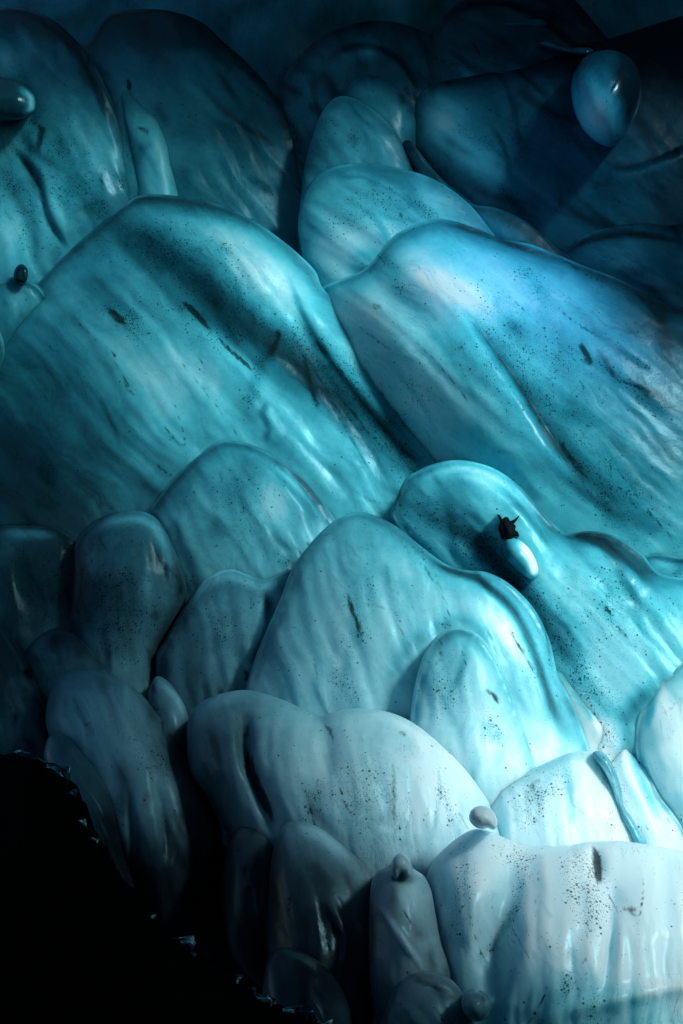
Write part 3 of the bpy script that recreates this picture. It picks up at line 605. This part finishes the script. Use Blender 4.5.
def ice_wall():
    nu, nv = 180, 140
    Jv, Iu = np.meshgrid(np.arange(nv + 1) / nv, np.arange(nu + 1) / nu, indexing='ij')
    x = -9 + 18 * Iu; z = -7 + 14 * Jv
    y = 1.5 + 0.12 * z + 1.0 * fbm(x / 1.3 + 9, z / 1.3, 3, 4) + 0.15 * fbm(x / .3, z / .3, 6, 4)
    y = y - np.maximum(0, -z - 1.0) * 0.6               # the wall comes forward at the foot like the bulges do
    V = np.stack([x, y, z], -1).reshape(-1, 3); n = len(V); F = []
    for j in range(nv):
        for i in range(nu):
            a = j * (nu + 1) + i; F.append([a, a + 1, a + nu + 2, a + nu + 1])
    o = mesh_obj('ice_wall', V, F, ICE, {'tone': np.full(n, 0.30), 'blue': np.full(n, 0.3), 'dirt': np.zeros(n), 'grit': np.full(n, 0.03), 'flow': V[:, [0, 2, 1]].copy()})
    o['kind'] = 'structure'
ice_wall()
S = Vector(SUN).normalized()
# added unseen vault that blocks the sun except where the wall should be lit
HOLES = [smooth_closed(o_, 20) for o_ in LIT_AREAS]
def wall_y(py):
    return np.interp(py, [0, 200, 300, 450, 600, 750, 850, 950, 1030], [0.2, -0.8, -1.4, -1.9, -2.5, -3.2, -4.0, -4.7, -5.1])
def vault():
    nu, nv = 150, 90
    J, I = np.meshgrid(np.arange(nv + 1), np.arange(nu), indexing='ij')
    ph = np.radians(-55 + 145 * J / nv); th = np.radians(-150 + 255 * I / (nu - 1))     # 0 is toward the right
    k = 1 + 0.24 * fbm(I / 9, J / 9, 31, 4)
    V = np.stack([VR[0] * k * np.cos(ph) * np.cos(th), -5.5 + VR[1] * k * np.cos(ph) * np.sin(th), VR[2] * k * np.sin(ph)], -1)
    C = (V[:-1, :-1] + V[1:, 1:]) / 2
    sv = np.array(S); ok = C[..., 2] >= -5.0
    # follow the daylight from each spot of the vault down to the wall
    yw = np.full(C.shape[:2], -3.0)
    for it in range(12):
        t = (C[..., 1] - yw) / sv[1]; p = C - sv * t[..., None]; d = np.maximum(p[..., 1] - CAM_Y, 0.5)
        qx = p[..., 0] / d * FPX + W / 2; qy = H / 2 - p[..., 2] / d * FPX
        yw = 0.5 * yw + 0.5 * wall_y(qy)
    QQ = np.stack([qx.ravel(), qy.ravel()], 1); hit = np.zeros(len(QQ), bool)
    for hh in HOLES: hit |= inside(QQ, hh)
    hit = hit.reshape(qx.shape) & (t > 0)
    thd = np.degrees(th[:-1, :-1])
    gap = (thd > GAP[0]) & (thd < GAP[1]) & (C[..., 2] < GAP[2])  # gap left in the vault to let in fill light
    F = []
    for j, i in np.argwhere(ok & ~hit & ~gap):
        a = int(j * nu + i); F.append([a, a + 1, a + nu + 1, a + nu])
    o = mesh_obj('sun_shaping_vault', V.reshape(-1, 3), F, ROCK); o['kind'] = 'structure'
vault()

def light_block_floor():  # unseen floor added to block light from below
    n = 60; V = []; F = []
    for j in range(n + 1):
        for i in range(n + 1):
            x = -16 + 32 * i / n; y = -26 + 21 * j / n
            V.append((x, y, -4.7 + 0.35 * nz(x / 2, y / 2, 61) + 0.1 * nz(x * 1.5, y * 1.5, 62)))
    for j in range(n):
        for i in range(n):
            a = j * (n + 1) + i; F.append([a, a + 1, a + n + 2, a + n + 1])
    o = mesh_obj('light_block_floor', V, F, ROCK); o['kind'] = 'structure'
light_block_floor()

# foreground bank of rock at the lower left
EDGE = [(-1500,520),(-1100,600),(-700,610),(-420,680),(-200,700),(-80,738),(0,750),(25,755),(50,770),(65,788),(75,810),(90,835),(100,860),(120,884),(143,897),(155,925),(175,940),(200,960),(225,975),(260,1000),(300,1016),(340,1035),(420,1060),(560,1110),(760,1150),(1000,1200)]
def rock_bank():
    E = smooth_open(EDGE, 4); n = len(E)
    rs = np.random.RandomState(3)
    jit = np.array([5.5 * nz(i * 0.35, 0.3, 11) * 2 + 4.0 * nz(i * 0.9, 0.7, 13) * 2 for i in range(n)])
    E = E + np.stack([jit, -jit], 1)
    E0 = smooth_open(EDGE, 4); V = []; F = []; m = 34
    for j in range(m + 1):
        t = j / m
        for i in range(n):
            # from the crest the bank falls toward the viewer, and behind it toward the wall
            w_ = math.exp(-t * 22); p = E[i] * w_ + E0[i] * (1 - w_) + np.array([-t * 120, t * 330])
            y = -7.15 - 2.0 * t ** 0.8 + 0.06 * nz(p[0] / 26, p[1] / 26, 21) * 2 + 0.012 * nz(p[0] / 7, p[1] / 7, 22)
            if j == 0: y = -7.0
            V.append(at(np.array([p[0]]), np.array([p[1]]), np.array([y]))[0])
    for j in range(m):
        for i in range(n - 1):
            a = j * n + i; F.append([a, a + n, a + n + 1, a + 1])
    # back slope
    base = len(V)
    for (b, dn) in ((0.3, 0.08), (0.9, 0.5), (1.6, 1.6)):
        for i in range(n):
            p = np.array(V[i]); V.append((p[0], p[1] + b, p[2] - dn))
    rows = [list(range(n))] + [list(range(base + k * n, base + (k + 1) * n)) for k in range(3)]
    for r0, r1 in zip(rows, rows[1:]):
        for i in range(n - 1): F.append([r0[i], r0[i + 1], r1[i + 1], r1[i]])
    o = mesh_obj('rock_bank', V, F, ROCK)
    o['label'] = 'black broken bank of rock rising across the lower left corner'; o['category'] = 'rock bank'
    return E
E = rock_bank()
def crust():
    # broken sill of clear ice along the crest of the bank
    n = len(E); V = []; F = []; m = 6
    rs = np.random.RandomState(9)
    wd = np.array([max(0.9, 3 + 12 * nz(i * 0.11, 2.2, 51) * 2 + 9 * nz(i * 0.5, 1.2, 52) * 2) for i in range(n)])
    ta = np.clip((np.arange(n) - 8) / 10, 0, 1) * np.clip((n - 8 - np.arange(n)) / 14, 0, 1)
    for i in range(n):
        for j in range(m + 1):
            t = j / m
            p = E[i] + np.array([1, -0.7]) * (t * wd[i] * ta[i]) + np.array([-2.0, 1.5])
            y = -6.96 + 0.10 * t + 0.16 * nz(i * 0.9, j * 0.8, 53) * 2 + 0.03 * (rs.rand() - 0.5)
            p = p + 1.5 * (rs.rand(2) - 0.5)
            V.append(at(np.array([p[0]]), np.array([p[1]]), np.array([y]))[0])
    for i in range(n - 1):
        for j in range(m):
            a = i * (m + 1) + j; F.append([a, a + 1, a + m + 2, a + m + 1])
    nn = len(V); P = np.array(V)
    o = mesh_obj('ice_crust', V, F, WET, {'tone': np.random.RandomState(4).rand(nn) * 0.4 + 0.05, 'dirt': np.zeros(nn), 'grit': np.full(nn, 0.05), 'flow': P[:, [0, 2, 1]].copy()})
    o['label'] = 'ragged glinting crust of clear ice along the crest of the black bank'; o['category'] = 'ice crust'
crust()

# light and air
el = math.asin(S.z); azr = math.atan2(S.x, S.y)
w = bpy.data.worlds.new('World'); scene.world = w; w.use_nodes = True
bg = w.node_tree.nodes['Background']
sky = w.node_tree.nodes.new('ShaderNodeTexSky'); sky.sky_type = 'NISHITA'; sky.sun_disc = False
sky.sun_elevation = el; sky.sun_rotation = azr
w.node_tree.links.new(sky.outputs[0], bg.inputs[0]); bg.inputs[1].default_value = SKY
ld = bpy.data.lights.new('sun', 'SUN'); ld.energy = SUNE; ld.angle = math.radians(SUNA); ld.color = (1.0, 0.99, 0.97)
lo_ = bpy.data.objects.new('sun', ld); COL.objects.link(lo_)
lo_.rotation_euler = S.to_track_quat('Z', 'Y').to_euler()

cd = bpy.data.cameras.new('camera'); cam = bpy.data.objects.new('camera', cd); COL.objects.link(cam)
cam.location = (0, CAM_Y, 0); cam.rotation_euler = (math.pi / 2, 0, 0)
cd.sensor_fit = 'VERTICAL'; cd.sensor_height = 24; cd.lens = 24 * FPX / 1024; cd.clip_end = 500
scene.camera = cam
scene.view_settings.view_transform = 'Standard'; scene.view_settings.look = 'None'; scene.view_settings.exposure = 0
scene.render.engine = 'CYCLES'
scene.cycles.use_denoising = True
scene.cycles.max_bounces = 4
scene.cycles.use_adaptive_sampling = True; scene.cycles.adaptive_threshold = 0.02
